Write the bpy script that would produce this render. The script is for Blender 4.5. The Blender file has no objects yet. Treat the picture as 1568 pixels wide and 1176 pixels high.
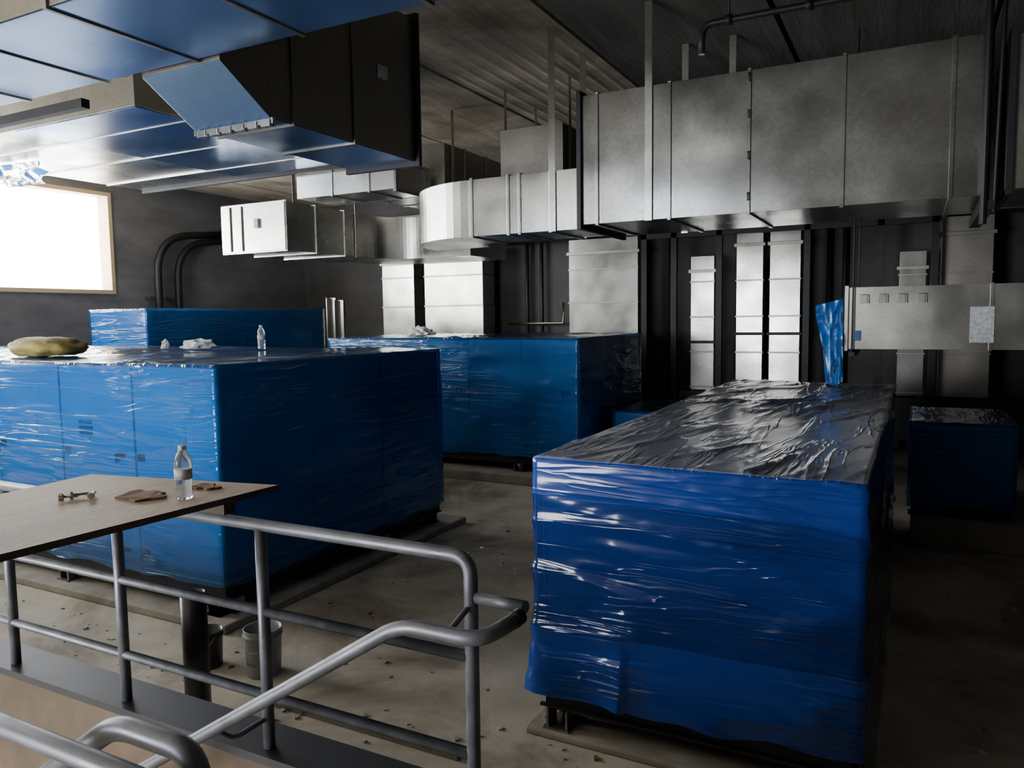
import bpy,bmesh,math,random
from mathutils import Vector,Matrix,noise
random.seed(4)
C=bpy.context.scene.collection
# ---------------------------------------------------------------- materials
def newmat(name):
    m=bpy.data.materials.new(name); m.use_nodes=True
    nt=m.node_tree; nt.nodes.clear()
    out=nt.nodes.new('ShaderNodeOutputMaterial')
    return m,nt,out
def N(nt,t,**kw):
    n=nt.nodes.new(t)
    for k,v in kw.items():
        if k.startswith('_'): setattr(n,k[1:],v)
        else:
            n.inputs[k.replace('__',' ')].default_value=v
    return n
def coords(nt,scale=(1,1,1),rot=(0,0,0)):
    tc=nt.nodes.new('ShaderNodeTexCoord'); mp=nt.nodes.new('ShaderNodeMapping')
    mp.inputs['Scale'].default_value=scale; mp.inputs['Rotation'].default_value=rot
    nt.links.new(tc.outputs['Object'],mp.inputs['Vector']); return mp.outputs[0]
def ramp(nt,src,stops):
    r=nt.nodes.new('ShaderNodeValToRGB'); e=r.color_ramp.elements
    while len(e)<len(stops): e.new(.5)
    for i,(p,c) in enumerate(stops):
        e[i].position=p; e[i].color=(c[0],c[1],c[2],1) if not isinstance(c,(int,float)) else (c,c,c,1)
    nt.links.new(src,r.inputs[0]); return r.outputs[0]
def noi(nt,vec,scale,detail=4,rough=.55,dist=0):
    n=N(nt,'ShaderNodeTexNoise',Scale=scale,Detail=detail,Roughness=rough,Distortion=dist)
    nt.links.new(vec,n.inputs['Vector']); return n.outputs['Fac']
def simple(name,c1,c2=None,rough=.5,metal=0,scale=4,bump=0,bscale=20,spec=.5,cs=(1,1,1),rough2=None,detail=5,stain=0):
    m,nt,out=newmat(name); p=nt.nodes.new('ShaderNodeBsdfPrincipled')
    p.inputs['Metallic'].default_value=metal; p.inputs['Roughness'].default_value=rough
    p.inputs['Specular IOR Level'].default_value=spec
    v=coords(nt,cs)
    if c2 is None: c2=tuple(x*.8 for x in c1)
    f=noi(nt,v,scale,detail)
    col=ramp(nt,f,[(.3,c2),(.7,c1)])
    if stain:
        mx=nt.nodes.new('ShaderNodeMix'); mx.data_type='RGBA'; mx.blend_type='MULTIPLY'; mx.inputs[0].default_value=stain
        nt.links.new(col,mx.inputs[6]); nt.links.new(ramp(nt,noi(nt,coords(nt),.55,7,.65,.5),[(.38,(.45,.42,.38)),(.52,(1,1,1)),(.7,(1.15,1.12,1.05))]),mx.inputs[7]); col=mx.outputs[2]
    nt.links.new(col,p.inputs['Base Color'])
    if rough2 is not None:
        nt.links.new(ramp(nt,noi(nt,v,scale*2,3),[(.3,rough),(.7,rough2)]),p.inputs['Roughness'])
    if bump:
        b=N(nt,'ShaderNodeBump',Strength=bump,Distance=.02); nt.links.new(noi(nt,v,bscale,4),b.inputs['Height'])
        nt.links.new(b.outputs[0],p.inputs['Normal'])
    nt.links.new(p.outputs[0],out.inputs[0]); return m
def galv(name,base=(.54,.54,.505),dark=.84,rough=(.20,.29),wob=.35,metal=1.0):
    m,nt,out=newmat(name); p=nt.nodes.new('ShaderNodeBsdfPrincipled')
    p.inputs['Metallic'].default_value=metal
    v=coords(nt)
    vo=N(nt,'ShaderNodeTexVoronoi',Scale=32.0); nt.links.new(v,vo.inputs['Vector'])
    sep=nt.nodes.new('ShaderNodeSeparateColor'); nt.links.new(vo.outputs['Color'],sep.inputs[0])
    r=ramp(nt,sep.outputs[0],[(0,tuple(x*dark for x in base)),(1,base)])
    st=noi(nt,coords(nt,(.8,.8,.3)),1.0,3)
    mx=nt.nodes.new('ShaderNodeMix'); mx.data_type='RGBA'; mx.blend_type='MULTIPLY'; mx.inputs[0].default_value=1
    nt.links.new(r,mx.inputs[6]); nt.links.new(ramp(nt,st,[(.3,.88),(.65,1.0)]),mx.inputs[7])
    nt.links.new(mx.outputs[2],p.inputs['Base Color'])
    nt.links.new(ramp(nt,noi(nt,v,1.5,2),[(.3,rough[0]),(.7,rough[1])]),p.inputs['Roughness'])
    b=N(nt,'ShaderNodeBump',Strength=wob,Distance=.08); nt.links.new(noi(nt,v,.9,1),b.inputs['Height'])
    nt.links.new(b.outputs[0],p.inputs['Normal'])
    nt.links.new(p.outputs[0],out.inputs[0]); return m
def film(name,tr,df,fac=.5,gr=.12,side=(.45,.45,6),top=(5,.8,1),bs=.35,rot=.35,band=None,ior=1.55,alo=.15):
    m,nt,out=newmat(name)
    L=nt.links.new
    n1=noi(nt,coords(nt,side,(0,.07,0)),1.0,3,.5,.5)
    n1b=noi(nt,coords(nt,(side[0]*2.2,side[1]*2.2,side[2]*1.9),(.05,-.10,0)),1.0,2,.5,.8)
    n2=noi(nt,coords(nt,top,(0,0,rot)),1.0,3,.5,.6)
    def ridge(s,wd=.07):
        a=N(nt,'ShaderNodeMath',_operation='SUBTRACT'); a.inputs[1].default_value=.5; L(s,a.inputs[0])
        b=N(nt,'ShaderNodeMath',_operation='ABSOLUTE'); L(a.outputs[0],b.inputs[0])
        return ramp(nt,b.outputs[0],[(0,1.0),(wd*.5,.3),(wd*1.6,0.0)])
    geo=nt.nodes.new('ShaderNodeNewGeometry'); sx=nt.nodes.new('ShaderNodeSeparateXYZ'); L(geo.outputs['Normal'],sx.inputs[0])
    mk=N(nt,'ShaderNodeMath',_operation='GREATER_THAN'); mk.inputs[1].default_value=.5; L(sx.outputs[2],mk.inputs[0])
    sm=N(nt,'ShaderNodeMath',_operation='MULTIPLY_ADD'); sm.inputs[1].default_value=.35; L(ridge(n1b,.05),sm.inputs[0]); L(ridge(n1),sm.inputs[2])
    mm=nt.nodes.new('ShaderNodeMix'); mm.data_type='FLOAT'; L(mk.outputs[0],mm.inputs[0]); L(sm.outputs[0],mm.inputs[2]); L(ridge(n2),mm.inputs[3])
    area=ramp(nt,noi(nt,coords(nt,(1,1,1)),1.1,1),[(.42,alo),(.6,1.0)])
    ml=N(nt,'ShaderNodeMath',_operation='MULTIPLY'); L(mm.outputs[0],ml.inputs[0]); L(area,ml.inputs[1])
    bp=N(nt,'ShaderNodeBump',Strength=bs,Distance=.02); L(ml.outputs[0],bp.inputs['Height'])
    t=nt.nodes.new('ShaderNodeBsdfTransparent'); t.inputs[0].default_value=(*tr,1)
    p=nt.nodes.new('ShaderNodeBsdfPrincipled'); p.inputs['Roughness'].default_value=.35
    p.inputs['Specular IOR Level'].default_value=.3
    patch=noi(nt,coords(nt,(.7,.7,1.6)),.8,1)
    L(ramp(nt,patch,[(.35,tuple(x*.7 for x in df)),(.65,df)]),p.inputs['Base Color'])
    L(bp.outputs[0],p.inputs['Normal'])
    mx=nt.nodes.new('ShaderNodeMixShader')
    fc=ramp(nt,patch,[(.3,max(fac-.15,0)),(.7,min(fac+.15,1))])
    if band:
        tc=nt.nodes.new('ShaderNodeTexCoord'); sz=nt.nodes.new('ShaderNodeSeparateXYZ'); L(tc.outputs['Object'],sz.inputs[0])
        wv=N(nt,'ShaderNodeMath',_operation='MULTIPLY_ADD'); wv.inputs[1].default_value=.25; L(noi(nt,coords(nt,(.8,.8,.8)),1,1),wv.inputs[0]); L(sz.outputs[2],wv.inputs[2])
        g1=N(nt,'ShaderNodeMath',_operation='GREATER_THAN'); g1.inputs[1].default_value=band[0]+.125; L(wv.outputs[0],g1.inputs[0])
        g2=N(nt,'ShaderNodeMath',_operation='LESS_THAN'); g2.inputs[1].default_value=band[1]+.125; L(wv.outputs[0],g2.inputs[0])
        s2=N(nt,'ShaderNodeMath',_operation='MAXIMUM'); L(g1.outputs[0],s2.inputs[0]); L(g2.outputs[0],s2.inputs[1])
        s3=N(nt,'ShaderNodeMath',_operation='MULTIPLY_ADD'); s3.inputs[1].default_value=.4; s3.use_clamp=True; L(s2.outputs[0],s3.inputs[0]); L(fc,s3.inputs[2]); fc=s3.outputs[0]
    L(fc,mx.inputs[0]); L(t.outputs[0],mx.inputs[1]); L(p.outputs[0],mx.inputs[2])
    g=nt.nodes.new('ShaderNodeBsdfGlossy'); g.inputs['Roughness'].default_value=gr; L(bp.outputs[0],g.inputs['Normal'])
    fr=N(nt,'ShaderNodeFresnel',IOR=ior); L(bp.outputs[0],fr.inputs['Normal'])
    m2=nt.nodes.new('ShaderNodeMixShader'); L(fr.outputs[0],m2.inputs[0]); L(mx.outputs[0],m2.inputs[1]); L(g.outputs[0],m2.inputs[2])
    L(m2.outputs[0],out.inputs[0]); return m

M_galv=galv('galvanized_steel')
M_galv2=galv('galvanized_steel_light',(.66,.65,.60),.88,(.24,.34))
M_galvd=galv('galvanized_steel_dull',(.36,.34,.31),.87,(.34,.44))
M_under=galv('blue_film_and_reflection_steel',(.22,.36,.62),.96,(.20,.28),.2,.9)  # protective film, with blue reflected from the wrapped units put into the colour
M_dark=simple('dark_iron',(.035,.035,.038),rough=.5,metal=.6)
M_black=simple('black_plastic',(.012,.012,.014),rough=.35)
M_rail=simple('railing_grey_paint',(.21,.22,.25),(.11,.115,.13),rough=.36,metal=.5,scale=9,rough2=.55)
M_base=simple('unit_base_steel',(.05,.052,.055),rough=.5,metal=.7)
M_seam=simple('panel_seam',(.22,.25,.28),rough=.5)
M_body=simple('air_handler_panel',(.54,.58,.62),(.48,.52,.56),rough=.4,scale=1)
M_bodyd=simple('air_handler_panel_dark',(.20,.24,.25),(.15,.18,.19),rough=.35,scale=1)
M_film=film('blue_stretch_film',(.12,.52,.97),(.0,.19,.60),.33,.13,(.4,.4,5),(5,.8,1),.65,ior=1.55)
M_filmr=film('deep_blue_stretch_film',(.10,.36,.82),(.0,.06,.42),.32,.11,(.35,.35,4),(5,1.4,1),.7,band=(1.60,.75),ior=1.6)
M_filmt=film('painted_sheen_film_top',(.5,.56,.85),(.34,.37,.54),.78,.2,(1,1,1),(5,.6,1),.8,.5)  # pale grey diffuse paints in the brightness the top film would reflect
M_floor=simple('dusty_concrete_floor',(.56,.52,.42),(.37,.335,.26),rough=.85,scale=1.6,bump=.25,bscale=14,spec=.2,detail=8,stain=.9)
M_pad=simple('concrete_pad',(.38,.35,.29),(.25,.23,.19),rough=.9,scale=3,bump=.3,bscale=18,stain=.7)
M_curb=simple('dusty_brown_concrete',(.17,.12,.082),(.10,.075,.052),rough=.9,scale=3,bump=.3,bscale=18,stain=.6)
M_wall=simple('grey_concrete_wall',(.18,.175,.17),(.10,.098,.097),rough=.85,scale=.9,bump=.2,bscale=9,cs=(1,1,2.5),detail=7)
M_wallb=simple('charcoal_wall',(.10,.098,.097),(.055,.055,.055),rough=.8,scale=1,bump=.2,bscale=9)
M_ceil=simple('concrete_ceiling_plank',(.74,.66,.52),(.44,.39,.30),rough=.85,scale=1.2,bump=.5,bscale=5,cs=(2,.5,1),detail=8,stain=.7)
M_ceild=simple('painted_shade_ceiling_plank',(.18,.17,.155),(.10,.095,.09),rough=.85,scale=1.2,bump=.5,bscale=5,cs=(3,.35,1),detail=8)  # same planks on the right side, with the shadow there painted into the colour
M_wood=simple('window_frame_pine',(.62,.46,.28),(.5,.36,.2),rough=.6,scale=3,cs=(1,.2,4))
M_ply=simple('plywood_sheet',(.52,.41,.29),(.38,.29,.2),rough=.6,scale=3,cs=(4,.8,1),bump=.1,stain=.5)
M_plye=simple('plywood_edge',(.10,.075,.05),(.06,.045,.03),rough=.7)
M_card=simple('brown_cardboard',(.20,.10,.05),(.14,.07,.035),rough=.8)
M_white=simple('white_paper',(.75,.75,.73),rough=.7)
M_bag=simple('olive_yellow_sack',(.40,.33,.08),(.20,.17,.06),rough=.7,scale=5,bump=.5,bscale=12)
M_bucket=simple('pail_plastic',(.30,.30,.30),(.2,.2,.2),rough=.4)
M_label=simple('label_print',(.7,.72,.74),(.35,.37,.4),rough=.5,scale=30)
M_bluef=film('loose_blue_film',(.03,.3,.8),(.0,.2,.75),.85,.3,ior=1.3)
def clear(name):
    m,nt,out=newmat(name); p=nt.nodes.new('ShaderNodeBsdfPrincipled')
    p.inputs['Base Color'].default_value=(.9,.95,1,1); p.inputs['Transmission Weight'].default_value=.85
    p.inputs['Roughness'].default_value=.06; p.inputs['IOR'].default_value=1.25
    nt.links.new(p.outputs[0],out.inputs[0]); return m
M_clear=clear('clear_bottle_plastic')
# ---------------------------------------------------------------- builder
def fillet(pts,r,n=6):
    pts=[Vector(p) for p in pts]; out=[pts[0]]
    for i in range(1,len(pts)-1):
        a,b,c=pts[i-1],pts[i],pts[i+1]
        d1=(a-b); d2=(c-b); rr=min(r,d1.length*.48,d2.length*.48)
        p1=b+d1.normalized()*rr; p2=b+d2.normalized()*rr
        for k in range(n+1):
            t=k/n; out.append(p1*(1-t)**2+b*2*t*(1-t)+p2*t*t)
    out.append(pts[-1]); return out
class Bld:
    def __init__(s,name): s.name=name; s.bm=bmesh.new(); s.mats=[]
    def mi(s,m):
        if m not in s.mats: s.mats.append(m)
        return s.mats.index(m)
    def face(s,vs,m,sm=False):
        try: f=s.bm.faces.new(vs)
        except ValueError: return
        f.material_index=s.mi(m); f.smooth=sm; return f
    def hexa(s,P,m):
        v=[s.bm.verts.new(p) for p in P]
        for q in ((0,3,2,1),(4,5,6,7),(0,1,5,4),(1,2,6,5),(2,3,7,6),(3,0,4,7)):
            s.face([v[i] for i in q],m)
    def box(s,x0,x1,y0,y1,z0,z1,m,M=None):
        P=[Vector(p) for p in ((x0,y0,z0),(x1,y0,z0),(x1,y1,z0),(x0,y1,z0),(x0,y0,z1),(x1,y0,z1),(x1,y1,z1),(x0,y1,z1))]
        if M: P=[M@p for p in P]
        s.hexa(P,m)
    def tube(s,pts,r,m,seg=12,caps=True,r1=None):
        pts=[Vector(p) for p in pts]; rings=[]; up=None; n=len(pts)
        for i,p in enumerate(pts):
            if i==0: d=pts[1]-p
            elif i==n-1: d=p-pts[-2]
            else: d=(pts[i+1]-p).normalized()+(p-pts[i-1]).normalized()
            d.normalize()
            if up is None: up=Vector((0,0,1)) if abs(d.z)<.9 else Vector((1,0,0))
            a=up-d*up.dot(d)
            if a.length<1e-4: a=Vector((1,0,0))-d*d.x
            a.normalize(); up=a; b=d.cross(a)
            rr=r if r1 is None else r+(r1-r)*i/(n-1)
            rings.append([s.bm.verts.new(p+(a*math.cos(t)+b*math.sin(t))*rr) for t in [2*math.pi*k/seg for k in range(seg)]])
        for i in range(n-1):
            for k in range(seg):
                s.face([rings[i][k],rings[i][(k+1)%seg],rings[i+1][(k+1)%seg],rings[i+1][k]],m,True)
        if caps:
            s.face(rings[0][::-1],m); s.face(rings[-1],m)
    def lathe(s,c,prof,m,seg=20):
        rings=[]
        for r,z in prof:
            rings.append([s.bm.verts.new((c[0]+r*math.cos(2*math.pi*k/seg),c[1]+r*math.sin(2*math.pi*k/seg),c[2]+z)) for k in range(seg)])
        for i in range(len(prof)-1):
            for k in range(seg):
                s.face([rings[i][k],rings[i][(k+1)%seg],rings[i+1][(k+1)%seg],rings[i+1][k]],m,True)
        s.face(rings[0][::-1],m); s.face(rings[-1],m)
    def rsweep(s,pts,frames,m,closed=True):
        rings=[[s.bm.verts.new(p+a*i+b*j) for i,j in ((-1,-1),(1,-1),(1,1),(-1,1))] for p,(a,b) in zip(pts,frames)]
        for i in range(len(rings)-1):
            for k in range(4):
                s.face([rings[i][k],rings[i][(k+1)%4],rings[i+1][(k+1)%4],rings[i+1][k]],m)
        s.face(rings[0][::-1],m); s.face(rings[-1],m)
    def finish(s,bevel=0,weld=False):
        if weld: bmesh.ops.remove_doubles(s.bm,verts=s.bm.verts,dist=1e-5)
        bmesh.ops.recalc_face_normals(s.bm,faces=s.bm.faces)
        me=bpy.data.meshes.new(s.name); s.bm.to_mesh(me); s.bm.free()
        for m in s.mats: me.materials.append(m)
        o=bpy.data.objects.new(s.name,me); C.objects.link(o)
        if bevel:
            md=o.modifiers.new('bevel','BEVEL'); md.width=bevel; md.segments=2; md.limit_method='ANGLE'
        return o
CZ=6.0; HZ=5.985
# ---------------------------------------------------------------- room
XL,XR,YB,YF=-16.0,6.0,17.5,-5.0
b=Bld('floor'); b.box(XL-.3,XR+.3,YF-.3,YB+.3,-.2,0,M_floor); b.finish()
b=Bld('ceiling')
b.box(XL-.3,XR+.3,YF-.3,YB+.3,CZ+.08,CZ+.25,M_dark)
for k in range(-5,7):
    x0=max(XL-.3,-3.58-2.15*(k+1)); x1=min(XR+.3,-3.58-2.15*k)
    if x1-x0<.1: continue
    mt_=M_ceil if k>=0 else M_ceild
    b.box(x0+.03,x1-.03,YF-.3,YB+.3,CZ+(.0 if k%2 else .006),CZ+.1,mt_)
    if k==0:
        for j in range(9):
            xa=x0+.12+j*.22
            b.hexa([(xa,YF,CZ+.006),(xa+.12,YF,CZ+.006),(xa+.12,YB,CZ+.006),(xa,YB,CZ+.006),(xa+.05,YF,CZ-.002),(xa+.07,YF,CZ-.002),(xa+.07,YB,CZ-.002),(xa+.05,YB,CZ-.002)],mt_)
b.finish()
def wall_with_openings(name,axis,pos,th,a0,a1,z1,ops,m):
    b=Bld(name)
    def bx(p0,p1,q0,q1):
        if p1-p0<1e-4 or q1-q0<1e-4: return
        if axis=='X': b.box(pos,pos+th,p0,p1,q0,q1,m)
        else: b.box(p0,p1,pos,pos+th,q0,q1,m)
    cur=a0
    for (o0,o1,oz0,oz1) in sorted(ops):
        bx(cur,o0,0,z1); bx(o0,o1,0,oz0); bx(o0,o1,oz1,z1); cur=o1
    bx(cur,a1,0,z1); return b.finish()
W=[(7.6,11.35,3.40,5.64),(.8,6.2,2.6,5.64)]  # second window is out of view, added to light the front faces
wall_with_openings('wall_left','X',XL-.3,.3,YF-.3,YB+.3,CZ,W,M_wall)
DX0,DX1,DZ=-9.5,-4.9,4.0
wall_with_openings('wall_rear','Y',YF-.3,.3,XL,XR,CZ,[(DX0,DX1,0,DZ)],M_wall)
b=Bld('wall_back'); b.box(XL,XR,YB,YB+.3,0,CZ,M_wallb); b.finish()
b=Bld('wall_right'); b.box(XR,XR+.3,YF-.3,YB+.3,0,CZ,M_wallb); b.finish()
for i,(y0,y1,z0,z1) in enumerate(W):
    b=Bld('window_%d'%(i+1)); t=.09
    b.box(XL-.32,XL+.05,y0,y1,z0,z0+t,M_wood); b.box(XL-.32,XL+.05,y0,y1,z1-t,z1,M_wood)
    b.box(XL-.32,XL+.05,y0,y0+t,z0+t,z1-t,M_wood); b.box(XL-.32,XL+.05,y1-t,y1,z0+t,z1-t,M_wood)
    b.finish(.005)
b=Bld('added_rear_opening_1')  # unseen opening behind the camera, added to light fronts and duct highlights
b.box(DX0,DX0+.12,YF-.32,YF+.04,0,DZ,M_dark); b.box(DX1-.12,DX1,YF-.32,YF+.04,0,DZ,M_dark); b.box(DX0+.12,DX1-.12,YF-.32,YF+.04,DZ-.12,DZ,M_dark)
b.finish()

# ---------------------------------------------------------------- ducts
def ring(b,axis,a,w,b0,b1,z0,z1,pr,m):
    def bx(p0,p1,q0,q1):
        if axis=='X': b.box(a-w/2,a+w/2,p0,p1,q0,q1,m)
        else: b.box(p0,p1,a-w/2,a+w/2,q0,q1,m)
    bx(b0-pr,b1+pr,z0-pr,z0); bx(b0-pr,b1+pr,z1,z1+pr); bx(b0-pr,b0,z0,z1); bx(b1,b1+pr,z0,z1)
def duct(name,axis,a0,a1,b0,b1,z0,z1,seams,m=None,mu=None,fl=(),straps=(),fm=None,pr=.018):
    m=m or M_galv; b=Bld(name)
    if axis=='X': b.box(a0,a1,b0,b1,z0,z1,m)
    else: b.box(b0,b1,a0,a1,z0,z1,m)
    if mu:
        if axis=='X': b.box(a0+.01,a1-.01,b0+.01,b1-.01,z0-.006,z0-.001,mu)
        else: b.box(b0+.01,b1-.01,a0+.01,a1-.01,z0-.006,z0-.001,mu)
    for s_ in seams: ring(b,axis,s_,.035,b0,b1,z0,z1,pr,m)
    for s_ in fl: ring(b,axis,s_,.05,b0,b1,z0,z1,.05,fm or M_dark)
    for s_ in straps:
        for side in (b0-pr-.006,b1+pr+.001):
            if axis=='X': b.box(s_-.04,s_+.04,side,side+.005,z0-.01,HZ,M_galv2)
            else: b.box(side,side+.005,s_-.04,s_+.04,z0-.01,HZ,M_galv2)
    return b
b=duct('main_supply_duct','X',-3.3,.52,8.0,9.4,3.76,5.14,[-3.1,-2.3,-1.5,-.64,.25],fl=(-3.3,.52),straps=(-2.52,))
for z in (3.95,4.35,4.75,5.1): b.tube([(-1.5,7.975,z),(-1.5,7.955,z),(-1.5,7.955,z-.07),(-1.5,7.975,z-.07)],.008,M_dark,6)
b.box(.48,.58,7.9,9.5,3.62,3.7,M_dark); b.tube([(.5,7.9,3.5),(.5,7.9,HZ)],.03,M_dark,8); b.tube([(.58,7.92,3.6),(.62,7.92,HZ)],.02,M_dark,8)
b.box(-2.0,-1.92,9.41,9.415,5.1,HZ,M_galv2)
b.finish(.004)
duct('main_supply_duct_extension','X',.66,5.6,8.02,9.38,3.8,5.1,[1.5,2.6,3.7],M_galvd,fl=(.69,),straps=(2,)).finish(.004)
b=duct('branch_duct','X',-4.85,-3.34,8.2,9.1,3.74,4.42,[-4.8,-4.3,-4.15,-3.75],M_galv2,straps=(-3.72,))
pts=[];fr=[]
for k in range(19):
    t=math.pi/2*k/18
    c=Vector((-4.85-.9*math.sin(t),9.55-.9*math.cos(t),4.08)); nrm=Vector((-math.sin(t),-math.cos(t),0))
    pts.append(c); fr.append((nrm*.45,Vector((0,0,.34))))
b.rsweep(pts,fr,M_galv2)
b.finish(.004)
duct('upper_branch_duct','Y',9.7,11.6,-5.2,-4.25,4.6,5.35,[10.2,10.7,11.2],M_galvd,straps=(9.9,10.9)).finish(.004)
# overhead left ducts
b=duct('overhead_trunk_duct','X',-15,-1.2,2.93,4.0,4.62,5.7,[-8.6,-7.6,-6.6,-5.6,-4.6,-3.6,-2.6],M_galvd,M_under,straps=(-5.4,-8,))
b.finish(.004)
BX0,BX1=-5.22,-4.40
b=duct('overhead_drop_duct','Y',4.5,6.45,BX0,BX1,4.30,5.65,[4.75,5.5],M_galvd,M_under,fl=(6.45,))
b.hexa([(BX0,4.03,4.60),(BX1,4.03,4.60),(BX1,4.5,4.30),(BX0,4.5,4.30),(BX0,4.03,5.65),(BX1,4.03,5.65),(BX1,4.5,5.65),(BX0,4.5,5.65)],M_galvd)
b.hexa([(BX0,4.03,4.592),(BX1,4.03,4.592),(BX1,4.5,4.292),(BX0,4.5,4.292),(BX0,4.03,4.598),(BX1,4.03,4.598),(BX1,4.5,4.298),(BX0,4.5,4.298)],M_under)
b.box(BX0-.02,BX1+.02,4.5,4.53,4.255,4.30,M_galv2)
for i in range(6): b.box(BX0+.03+i*.14,BX0+.12+i*.14,4.485,4.54,4.235,4.285,M_galv2)
b.box(BX1+.002,BX1+.008,5.85,6.0,4.95,5.07,M_label)
b.finish(.004)
b=duct('window_side_duct','Y',5.6,9.2,-12.0,-7.4,5.05,5.8,[6.3,7.4,8.5],M_galv2,None,fl=(9.2,),straps=(6.9,))
b.box(-9.6,-7.42,5.62,9.1,5.04,5.048,M_under)  # blue patch painted on part of the underside as a reflection
b.tube(fillet([(-7.5,8.4,5.35),(-6.7,7.6,5.3),(-5.9,7.0,5.2)],.7),.33,M_galvd,20); b.tube([(-5.95,7.05,5.21),(-5.8,6.9,5.18)],.37,M_dark,20)
b.finish(.004)
b=Bld('trapeze_hanger'); b.box(-10,-5.0,3.38,3.44,4.20,4.26,M_dark)
for px in (-8.3,-9.5): b.tube([(px,3.41,4.26),(px,3.41,4.61)],.012,M_dark,6)
b.finish()
duct('fitting_duct','X',-8.6,-6.7,9.3,10.1,4.64,5.0,[-7.9,-7.2],M_galv2,fl=(-6.7,),fm=M_galv).finish(.004)
b=duct('vertical_offset_duct','Y',10.3,12.2,-7.7,-6.5,4.66,5.45,[10.9,11.6],M_galvd,straps=(10.5,))
b.box(-7.7,-6.5,10.28,10.3,4.66,5.45,M_galv2); b.finish(.004)
b=duct('foil_return_duct','Y',9.0,11.0,-9.95,-8.6,3.84,4.58,[9.04,9.7,10.4],M_galv2,straps=(10.7,))
pts=[];fr=[]
for k in range(19):
    t=math.pi/2*k/18
    pts.append(Vector((-7.9-1.375*math.cos(t),11.0+1.375*math.sin(t),4.21))); nrm=Vector((-math.cos(t),math.sin(t),0))
    fr.append((nrm*.675,Vector((0,0,.37))))
b.rsweep(pts,fr,M_galv2)
b.box(-7.9,-6.9,11.7,13.05,3.84,4.58,M_galv2)
b.box(-9.2,-9.12,8.96,8.982,4.2,4.35,M_label)
for xx in (-9.75,-9.5): b.box(xx,xx+.02,8.975,8.999,3.86,4.56,M_galvd)
b.finish(.004)
duct('header_duct','X',-13,5.8,16.3,17.1,4.55,5.35,[-11,-9,-7,-5,-3,-1,1,3],simple('header_dark_steel',(.13,.13,.13),rough=.5,metal=.8),fl=(-5,)).finish()
def ringz(b,x0,x1,y0,y1,z,w,pr,m):
    b.box(x0-pr,x1+pr,y0-pr,y0,z,z+w,m); b.box(x0-pr,x0,y0,y1-.01,z,z+w,m); b.box(x1,x1+pr,y0,y1-.01,z,z+w,m)
def riser(name,x0,x1,z0,z1,m,d=.5,sp=.75,yb=17.1):
    b=Bld(name); b.box(x0,x1,yb-d,yb,z0,z1,m)
    z=z0+.05
    while z<z1-.05:
        ringz(b,x0,x1,yb-d,yb,z,.035,.02,M_galvd); z+=sp
    ringz(b,x0,x1,yb-d,yb,z1-.35,.07,.045,M_galvd); ringz(b,x0,x1,yb-d,yb,z0+(z1-z0)*.35,.06,.045,M_dark)
    b.finish(.003)
riser('riser_duct',-12.5,-11.5,0,4.5,M_galv2)
riser('riser_duct',-11.1,-9.4,0,4.5,M_galv2,.6)
riser('riser_duct',-7.1,-5.45,0,4.5,M_galv,.6)
riser('riser_duct',-4.29,-3.8,1.14,4.0,M_galv)
riser('riser_duct',-3.33,-2.8,1.14,4.5,M_galv)
riser('riser_duct',-2.66,-2.07,1.14,4.5,M_galv)
riser('riser_duct',-.28,.17,1.14,3.9,M_galv)
riser('riser_duct',.41,1.24,1.14,4.5,M_galvd)
b=Bld('floor_header_duct'); b.box(-4.5,5.5,16.4,17.1,.3,1.12,M_base)
for i in range(9): ring(b,'X',-4.3+i*1.1,.04,16.4,17.1,.3,1.12,.02,M_base)
for i in range(5): b.box(-4.2+i*2.2,-4.1+i*2.2,16.45,17.05,0,.3,M_dark)
b.finish()
b=Bld('riser_pipes')
for px in (-4.95,-8.2,-8.6,-1.6,-1.3): b.tube([(px,17.35,.0),(px,17.35,5.9)],.05,M_dark,10)
b.tube([(-9.1,17.3,2.6),(-7.6,17.3,2.6),(-7.6,17.3,3.1)],.035,M_galvd,8)
b.finish()
b=Bld('riser_support_frame')
for px in (-5.2,-4.55,-3.6,-1.9,-.6,.3): b.box(px-.06,px+.06,16.15,16.27,0,4.5,M_dark)
b.box(-5.26,.36,16.15,16.27,4.38,4.5,M_dark)
b.finish()
b=Bld('curved_conduit')
for dy,h in ((0,4.75),(.55,4.6)):
    b.tube(fillet([(XL+.25,12.3+dy,0.0),(XL+.25,12.3+dy,h),(XL+.25,14.6,h+.25)],.9,10),.085,M_dark,12)
    b.box(XL+.01,XL+.2,12.1+dy,12.5+dy,3.3,3.36,M_galvd)
b.finish()
b=Bld('ceiling_pipe')
b.tube(fillet([(-1.85,7.5,5.2),(-1.85,7.5,5.47),(.6,7.5,5.47),(5.8,7.5,5.47)],.12),.032,M_dark,10)
for px in (-1.6,-.9,.6): b.tube([(px,7.5,5.47),(px,7.5,HZ)],.01,M_dark,6); b.tube([(px-.03,7.5,5.47),(px+.03,7.5,5.47)],.048,M_dark,12)
b.finish()
b=duct('suspended_duct_section','X',-.72,3.2,10.0,10.9,2.32,3.05,[.75,1.6],M_galv2,pr=.012)
for i in range(4):
    px=-.58+i*.2; b.box(px,px+.08,9.988,9.999,2.86,2.97,M_galvd)
    b.tube([(px,9.992,2.96),(px+.1,9.985,2.96),(px+.1,9.985,2.86)],.004,M_dark,6)
b.box(.55,.78,9.985,9.998,2.4,2.8,M_label); b.box(-.62,-.56,9.985,9.998,2.42,2.54,simple('blue_sticker',(.02,.15,.4)))
b.box(-.74,-.70,9.97,10.93,2.30,3.07,M_galv2)
for px in (-.65,2.4): b.tube([(px,9.95,2.2),(px,9.95,HZ)],.01,M_dark,6); b.tube([(px,10.95,2.2),(px,10.95,HZ)],.01,M_dark,6); b.box(px-.03,px+.03,9.9,11.0,2.24,2.29,M_dark)
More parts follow.
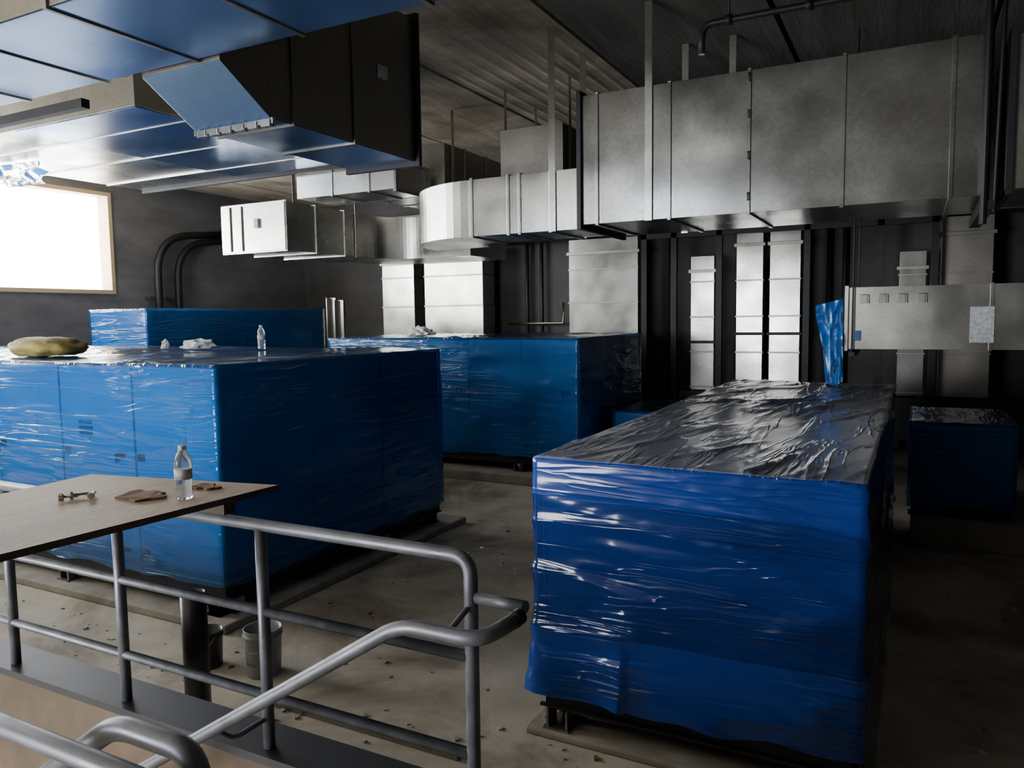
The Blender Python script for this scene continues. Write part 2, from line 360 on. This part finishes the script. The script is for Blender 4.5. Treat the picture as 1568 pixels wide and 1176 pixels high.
b.finish(.003)
def sheet(name,O,U,V,nu,nv,amp,mat,seed=0,nrm=None,taper=.45):
    b=Bld(name); O,U,V=Vector(O),Vector(U),Vector(V); n=(nrm or U.cross(V)).normalized(); g=[]
    for i in range(nu+1):
        row=[]
        for j in range(nv+1):
            s_,t=i/nu,j/nv; w=noise.noise((s_*4+seed,t*5,seed)); w2=noise.noise((s_*11+seed,t*3,seed+5))
            row.append(b.bm.verts.new(O+U*s_*(1-taper*t+.15*w2)+V*t*(1+.12*w)+n*amp*(w+.6*w2)))
        g.append(row)
    for i in range(nu):
        for j in range(nv): b.face([g[i][j],g[i+1][j],g[i+1][j+1],g[i][j+1]],mat,True)
    return b.finish()
sheet('loose_blue_film',(-.76,9.94,2.92),(-.30,.0,-.08),(.02,0,-1.0),16,30,.1,M_bluef,3)
sheet('torn_blue_film',(-11.9,6.6,5.03),(.95,.1,0),(.1,0.1,-.3),24,10,.06,M_bluef,8,None,.1)

# ---------------------------------------------------------------- wrapped air handlers
def film_shell(b,x0,x1,y0,y1,z0,z1,res,seed,amp,ms,mt,hem=.04,flare=0,tamp=1):
    V={};Nn={}
    def vert(p,n):
        k=(round(p[0],4),round(p[1],4),round(p[2],4))
        if k not in V: V[k]=b.bm.verts.new(p); Nn[k]=Vector((0,0,0))
        if Nn[k].dot(Vector(n))<.5: Nn[k]+=Vector(n)
        return V[k]
    nx=max(2,int((x1-x0)/res)); ny=max(2,int((y1-y0)/res)); nz=max(2,int((z1-z0)/res))
    def lerp(a,c,i,n): return a+(c-a)*i/n
    def grid(fn,nu,nv,n,m):
        g=[[vert(fn(i,j),n) for j in range(nv+1)] for i in range(nu+1)]
        for i in range(nu):
            for j in range(nv): b.face([g[i][j],g[i+1][j],g[i+1][j+1],g[i][j+1]],m,True)
    grid(lambda i,j:(lerp(x0,x1,i,nx),y0,lerp(z0,z1,j,nz)),nx,nz,(0,-1,0),ms)
    grid(lambda i,j:(lerp(x0,x1,i,nx),y1,lerp(z0,z1,j,nz)),nx,nz,(0,1,0),ms)
    grid(lambda i,j:(x0,lerp(y0,y1,i,ny),lerp(z0,z1,j,nz)),ny,nz,(-1,0,0),ms)
    grid(lambda i,j:(x1,lerp(y0,y1,i,ny),lerp(z0,z1,j,nz)),ny,nz,(1,0,0),ms)
    grid(lambda i,j:(lerp(x0,x1,i,nx),lerp(y0,y1,j,ny),z1),nx,ny,(0,0,1),mt)
    for k,v in V.items():
        p=Vector(k); n=Nn[k].normalized(); h=(z1-p.z)/(z1-z0)
        tp=n.z>.9
        if tp:
            q=(p.x*2.6-p.y*.9+seed,p.y*.35+p.x*.4,seed)
        else:
            al=p.x+p.y; q=(al*.5+seed,p.z*3.0+al*.35,seed)
        r1=max(0,1-abs(noise.noise(q))*4.5)**2
        q2=(q[0]*1.9+7,q[1]*2.0,seed+3); r2=max(0,1-abs(noise.noise(q2))*5)**2
        lo=noise.noise((p.x*.6+seed,p.y*.6,p.z*.9))
        loose=max(0,min(1,.4+1.6*noise.noise((p.x*.8+seed*2,p.y*.8,p.z*1.1))+ (.6*h if flare else 0)))
        d=amp*(.3+(.9*r1+.4*r2)*loose*(tamp if tp else 1)+.5*lo)
        if n.z<.5 and flare: d+=flare*max(0,h-.45)**2*(.6+.8*noise.noise((p.x*1.7+p.y*1.7,seed,0)))*(2.2 if (abs(p.x-x0)<.6 and abs(p.y-y0)<.9) else .6)
        v.co=p+n*max(d,.002)
        if abs(p.z-z0)<1e-3: v.co.z+=hem*(noise.noise((p.x*2.5+seed,p.y*2.5,1)))*1.5
def foot(b,x,y,zr,pz):
    b.box(x-.09,x+.09,y-.05,y+.09,pz,pz+.015,M_galvd); 
    b.lathe((x,y+.03,pz+.015),[(.03,0),(.03,max(.01,zr-pz-.015))],M_galvd,10)
    b.box(x-.075,x-.06,y-.03,y+.07,pz+.015,zr,M_galvd); b.box(x+.06,x+.075,y-.03,y+.07,pz+.015,zr,M_galvd)
def ahu(name,x0,x1,y0,y1,zb,zt,seed,ms,mt,body,res=.06,amp=.012,flare=0,padz=.1,pitch=1.2,doors=True,tamp=1):
    b=Bld(name); g=.04
    X0,X1,Y0,Y1=x0+g,x1-g,y0+g,y1-g
    b.box(X0,X1,Y0,Y1,zb,zt-.03,body)
    def along(a0,a1):
        n=max(1,round((a1-a0)/pitch)); return [a0+(a1-a0)*i/n for i in range(n+1)]
    for ax in along(X0,X1):
        for yy in (Y0-.008,Y1): b.box(max(X0,ax-.01),min(X1,ax+.01),yy,yy+.008,zb,zt-.04,M_seam)
    for ay in along(Y0,Y1):
        for xx in (X0-.008,X1): b.box(xx,xx+.008,max(Y0,ay-.01),min(Y1,ay+.01),zb,zt-.04,M_seam)
    b.box(X0,X1,Y0-.008,Y0,zb+.02,zb+.08,M_seam); b.box(X1,X1+.008,Y0,Y1,zb+.02,zb+.08,M_seam)
    if doors:
        for i,ax in enumerate(along(X0,X1)[:-1]):
            for hz in (.08,.55):
                z=zb+(zt-zb)*hz
                b.box(ax+.05,ax+.13,Y0-.022,Y0,z-.035,z+.035,M_base)
                if i%2==0: b.box(ax+pitch*.75,ax+pitch*.75+.12,Y0-.022,Y0,z-.02,z+.02,M_base); b.box(ax+pitch*.75,ax+pitch*.75+.025,Y0-.03,Y0-.022,z-.07,z+.02,M_base)
            if i%2: b.box(ax+pitch*.45,ax+pitch*.45+.2,Y0-.01,Y0,zb+1.2,zb+1.45,M_label)
            else:
                for k in range(3): b.box(ax+.3,ax+.5,Y0-.012,Y0,zb+1.28+k*.055,zb+1.31+k*.055,M_base)
    zr=zb-.14
    for (p,q,r_,s_) in ((X0,X1,Y0,Y0+.07),(X0,X1,Y1-.07,Y1),(X0,X0+.07,Y0+.07,Y1-.07),(X1-.07,X1,Y0+.07,Y1-.07)):
        b.box(p,q,r_,s_,zr+.0,zb,M_base)
    b.box(X0-.03,X1+.03,Y0-.03,Y0,zr,zr+.015,M_base); b.box(X1,X1+.03,Y0,Y1,zr,zr+.015,M_base)
    for fx in along(X0+.1,X1-.1)[::2]+[X1-.1]:
        for fy in (Y0-.02,Y1-.1):
            foot(b,fx,fy,zr,padz)
    for fy in along(Y0+.1,Y1-.1)[::2]:
        for fx in (X0+.06,X1-.02): foot(b,fx,fy,zr,padz)
    film_shell(b,x0,x1,y0,y1,zb-.02,zt,res,seed,amp,ms,mt,flare=flare,tamp=tamp)
    return b
PADS=[(-14.8,-5.3,4.62,8.75),(-10.2,-4.66,11.1,14.9),(-2.22,-.12,4.36,10.0),(-13.9,-11.7,8.95,14),(.02,5.5,10.1,12.6),(-4.62,-2.2,12.2,14.6)]
def pad(x0,x1,y0,y1,z,m=M_pad):
    b=Bld('housekeeping_pad'); b.box(x0,x1,y0,y1,0,z,m); b.finish(.015)
pad(*PADS[0],.08)
ahu('wrapped_air_handler',-14.6,-5.45,4.78,8.43,.36,2.36,11,M_film,M_film,M_body,.045,.024,padz=.08,pitch=1.15).finish()
pad(*PADS[1],.16)
ahu('wrapped_air_handler',-9.9,-4.75,11.4,14.6,.44,2.40,23,M_film,M_film,M_body,.045,.036,padz=.16,pitch=1.0).finish()
pad(*PADS[2],.05)
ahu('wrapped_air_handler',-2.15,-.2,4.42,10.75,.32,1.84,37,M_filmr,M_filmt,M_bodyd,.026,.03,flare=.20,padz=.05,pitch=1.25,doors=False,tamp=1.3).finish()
pad(*PADS[3],.12)
ahu('wrapped_air_handler',-13.6,-12.0,9.1,13.7,.36,3.0,51,M_film,M_film,M_body,.07,.014,padz=.12,pitch=1.1).finish()
pad(*PADS[4],.32)
b=ahu('wrapped_pump_unit',-.02,1.08,10.28,12.0,.46,1.44,61,M_film,M_film,M_body,.05,.015,padz=.32,doors=False)
for k in range(3): b.box(.42,.62,10.30,10.318,.98+k*.05,1.015+k*.05,M_label)
b.finish()
pad(*PADS[5],.12)
ahu('wrapped_pump_unit',-4.55,-2.3,12.4,14.4,.36,1.14,71,M_film,M_film,M_body,.06,.015,padz=.12,doors=False).finish()

# ---------------------------------------------------------------- landing, curb, stairs
b=Bld('stair_landing'); b.box(-1.15,4,-4,1.84,.0,1.0,M_pad); b.finish()
b=Bld('concrete_stairs')
for i in range(5):
    b.box(-1.155-.29*(i+1),-1.155-.29*i,.72,1.82,0,1.0-.18*(i+1)+.02,M_curb)
b.finish()
CT=1.25
b=Bld('stair_curb_wall'); b.box(-9,-1.0,1.86,2.02,0,CT-.03,M_curb); b.box(-9,-1.0,1.845,2.035,CT-.03,CT,M_base); b.finish()
b=Bld('guard_railing')
R=.021; Y=1.9; PX=-1.14
b.tube(fillet([(-6.5,Y,2.05),(PX,Y,2.05),(PX,Y,CT)],.06),R,M_rail)
for z in (1.745,1.44): b.tube([(-6.5,Y,z),(PX,Y,z)],R*.85,M_rail)
for px in (-1.98,-2.75,-3.5,-4.3,-5.1,-5.9): b.tube([(px,Y,CT),(px,Y,2.04)],R,M_rail)
b.finish()
b=Bld('stair_handrail')
b.tube(fillet([(-3.9,1.66,.21),(-2.22,1.66,1.28),(-1.22,1.66,1.92),(-.97,1.66,1.92),(-.93,1.77,1.94)],.07),.021,M_rail)
b.tube([(-.93,1.77,1.94),(-.925,1.80,1.945)],.0225,M_black)
b.tube(fillet([(PX,1.875,1.90),(PX,1.74,1.86),(PX,1.68,1.90)],.04),.009,M_rail,8)
b.tube(fillet([(-1.98,1.875,1.36),(-1.98,1.74,1.36),(-1.98,1.67,1.43)],.04),.009,M_rail,8)
b.tube([(PX+.022,1.9,1.93),(-.94,1.86,1.945)],.018,M_rail)
b.finish()
b=Bld('near_handrail')
b.tube(fillet([(-3.0,.75,2.03),(-1.0,.75,2.03),(-1.0,.75,1.0)],.07),.019,M_rail)
b.tube(fillet([(-1.6,.82,1.78),(-1.22,.82,2.05),(-1.02,.82,2.05),(-1.0,.82,1.7),(-1.0,.75,1.7)],.05),.021,M_rail)
b.finish()
b=Bld('plywood_tabletop')
P=[(-2.95,1.94),(-2.09,2.10),(-2.17,.72),(-2.82,.62)]
zt=2.14
lo=[Vector((x,y,zt-.022)) for x,y in P]; hi=[Vector((x,y,zt)) for x,y in P]
vl=[b.bm.verts.new(p) for p in lo]; vh=[b.bm.verts.new(p) for p in hi]
b.face(vh,M_ply); b.face(vl[::-1],M_plye)
for i in range(4): b.face([vl[i],vl[(i+1)%4],vh[(i+1)%4],vh[i]],M_plye)
b.box(-2.85,-2.13,1.88,1.93,2.0725,zt-.023,M_plye)
b.finish()
def bottle(x,y,z,s=1,name='water_bottle'):
    b=Bld(name)
    prof=[(.026,0),(.031,.004),(.032,.02),(.030,.03),(.032,.04),(.030,.05),(.032,.06),(.032,.075),(.0315,.12),(.032,.135),(.030,.15),(.022,.172),(.013,.185),(.0125,.192)]
    b.lathe((x,y,z),[(r*s,h*s) for r,h in prof],M_clear,20)
    b.lathe((x,y,z),[(.0326*s,.078*s),(.0326*s,.118*s)],M_label,20)
    b.lathe((x,y,z),[(.0145*s,.190*s),(.0145*s,.206*s),(.013*s,.208*s)],M_white,16)
    b.finish()
bottle(-2.23,1.80,zt,.9)
def scrap(cx,cy,R_,seed,m):
    b=Bld('cardboard_scrap'); c=Vector((cx,cy,zt+.001)); n=26; vs=[];vt=[]
    for k in range(n):
        t=2*math.pi*k/n; r=R_*(1+.7*noise.noise((math.cos(t)*1.8,math.sin(t)*1.8,seed)))
        p=c+Vector((r*math.cos(t),r*.8*math.sin(t),0)); vs.append(b.bm.verts.new(p)); vt.append(b.bm.verts.new(p+Vector((0,0,.005+.004*abs(math.sin(3*t))))))
    b.face(vs[::-1],m); b.face(vt,m)
    for k in range(n): b.face([vs[k],vs[(k+1)%n],vt[(k+1)%n],vt[k]],m)
    b.finish()
scrap(-2.40,1.76,.09,4,M_card); scrap(-2.30,1.95,.05,9,M_card)
b=Bld('hex_bolts')
for i in range(6):
    x=-2.58+random.uniform(-.05,.05); y=1.64+random.uniform(-.04,.04); a=random.uniform(0,3)
    d=Vector((math.cos(a),math.sin(a),0))
    b.tube([Vector((x,y,zt+.011)),Vector((x,y,zt+.011))+d*.05],.005,M_galv2,8); b.tube([Vector((x,y,zt+.011)),Vector((x,y,zt+.011))-d*.01],.011,M_galv2,6)
b.finish()
# ---------------------------------------------------------------- items on the units
bottle(-7.6,7.45,2.385,1.5)
b=Bld('cement_sack')
bm2=bmesh.ops.create_uvsphere(b.bm,u_segments=28,v_segments=16,radius=1)
for v in bm2['verts']:
    p=v.co.copy(); sx=math.copysign(abs(p.x)**.6,p.x); sy=math.copysign(abs(p.y)**.7,p.y); sz=p.z
    d=1+.22*noise.noise(p*2.6); v.co=Vector((-8.95+sx*.45*d,5.45+sy*.3*d,2.475+max(max(sz,-.7)*.12*d,-.09)))
for f in b.bm.faces: f.material_index=b.mi(M_bag); f.smooth=True
b.finish()
def crumple(name,x,y,z,r,h,seed,m=M_white):
    b=Bld(name); q=bmesh.ops.create_icosphere(b.bm,subdivisions=3,radius=1)
    for v in q['verts']:
        p=v.co.copy(); d=1+.6*noise.noise(p*2.1+Vector((seed,0,0))); v.co=Vector((x+p.x*r*d,y+p.y*r*.6*d,z+max(0,p.z+.35)*h*d))
    for f in b.bm.faces: f.material_index=b.mi(m)
    b.finish()
crumple('crumpled_paper',-8.7,7.35,2.385,.27,.09,3); crumple('crumpled_paper',-9.15,7.2,2.385,.06,.09,7)
crumple('crumpled_paper',-8.6,12.6,2.425,.28,.12,9)
b=Bld('steel_stud_offcuts')
for i in range(2):
    b.box(-10.62+i*.2,-10.46+i*.2,12.3,12.36,2.2,3.2-.05*i,M_galvd); b.box(-10.62+i*.2,-10.60+i*.2,12.2,12.3,2.2,3.2-.05*i,M_galvd)
b.box(-10.7,-10.22,12.2,12.42,.0,2.2,M_base)
b.finish()
# ---------------------------------------------------------------- floor items
b=Bld('black_pipe_offcut')
b.lathe((-4.3,3.5,0),[(.085,0),(.085,.92),(.072,.92),(.072,.06)],M_black,24); b.finish()
def pail(x,y,m,s=1,z=0):
    b=Bld('plastic_pail')
    b.lathe((x,y,z),[(r*s,h*s) for r,h in ((.125,0),(.128,.01),(.14,.30),(.148,.31),(.148,.325),(.141,.33),(.144,.36),(.148,.37),(.140,.37),(.132,.1))],m,24)
    b.tube([(x+.148*s*math.cos(t),y-.148*s*math.sin(t)*.6-.05*s,z+.33*s-.12*s*math.sin(t)) for t in [math.pi*k/10 for k in range(11)]],.003,M_galvd,6)
    b.finish()
pail(-4.45,4.25,M_bucket); pail(-4.95,4.15,M_black,.8)
b=Bld('floor_strut'); b.box(-4.1,-2.45,3.88,3.93,0,.045,M_galvd); b.finish()
b=Bld('construction_debris')
for i in range(620):
    x=random.uniform(-9,-1.2) if i%3 else random.uniform(.3,4); y=random.uniform(2.2,4.4) if i%3 else random.uniform(5,10)
    if i%5==0: x=random.uniform(-5,-2.5); y=random.uniform(4.4,11)
    r=random.choice([.006,.008,.01,.014,.022])
    if any(a-.05<x<c_+.05 and d-.05<y<e+.05 for a,c_,d,e in PADS): continue
    if (x+4.45)**2+(y-4.25)**2<.05 or (x+4.95)**2+(y-4.15)**2<.04 or (x+4.3)**2+(y-3.5)**2<.03: continue
    M=Matrix.Translation((x,y,r*.25))@Matrix.Rotation(random.uniform(0,3),4,'Z')
    b.box(-r,r,-r*.6,r*.6,-r*.25,r*.35,random.choice([M_pad,M_floor,M_pad,M_card]) if i%9 else M_white,M)
b.finish()
# ---------------------------------------------------------------- light + world
w=bpy.data.worlds.new('sky'); bpy.context.scene.world=w; w.use_nodes=True
bg=w.node_tree.nodes['Background']; bg.inputs[0].default_value=(.96,.98,1,1); bg.inputs[1].default_value=28
def portal(loc,rot,sx,sy,name):
    l=bpy.data.lights.new(name,'AREA'); l.shape='RECTANGLE'; l.size=sx; l.size_y=sy; l.cycles.is_portal=True
    o=bpy.data.objects.new(name,l); o.location=loc; o.rotation_euler=rot; C.objects.link(o)
for i,(y0,y1,z0,z1) in enumerate(W):
    portal((XL-.35,(y0+y1)/2,(z0+z1)/2),(0,-math.pi/2,0),z1-z0,y1-y0,'window_daylight')
portal(((DX0+DX1)/2,YF-.35,DZ/2),(math.pi/2,0,0),DX1-DX0,DZ,'added_opening_daylight')  # sky light through the added, unseen rear opening
# ---------------------------------------------------------------- camera
cd=bpy.data.cameras.new('camera'); cd.sensor_width=36; cd.lens=27.05; cd.clip_start=.05
cam=bpy.data.objects.new('camera',cd); C.objects.link(cam)
Rm=Matrix.Rotation(math.radians(27.6),4,'Z')@Matrix.Rotation(math.radians(90-4.93),4,'X')@Matrix.Rotation(math.radians(-.8),4,'Z')
cam.matrix_world=Matrix.Translation((0,0,2.75))@Rm
bpy.context.scene.camera=cam
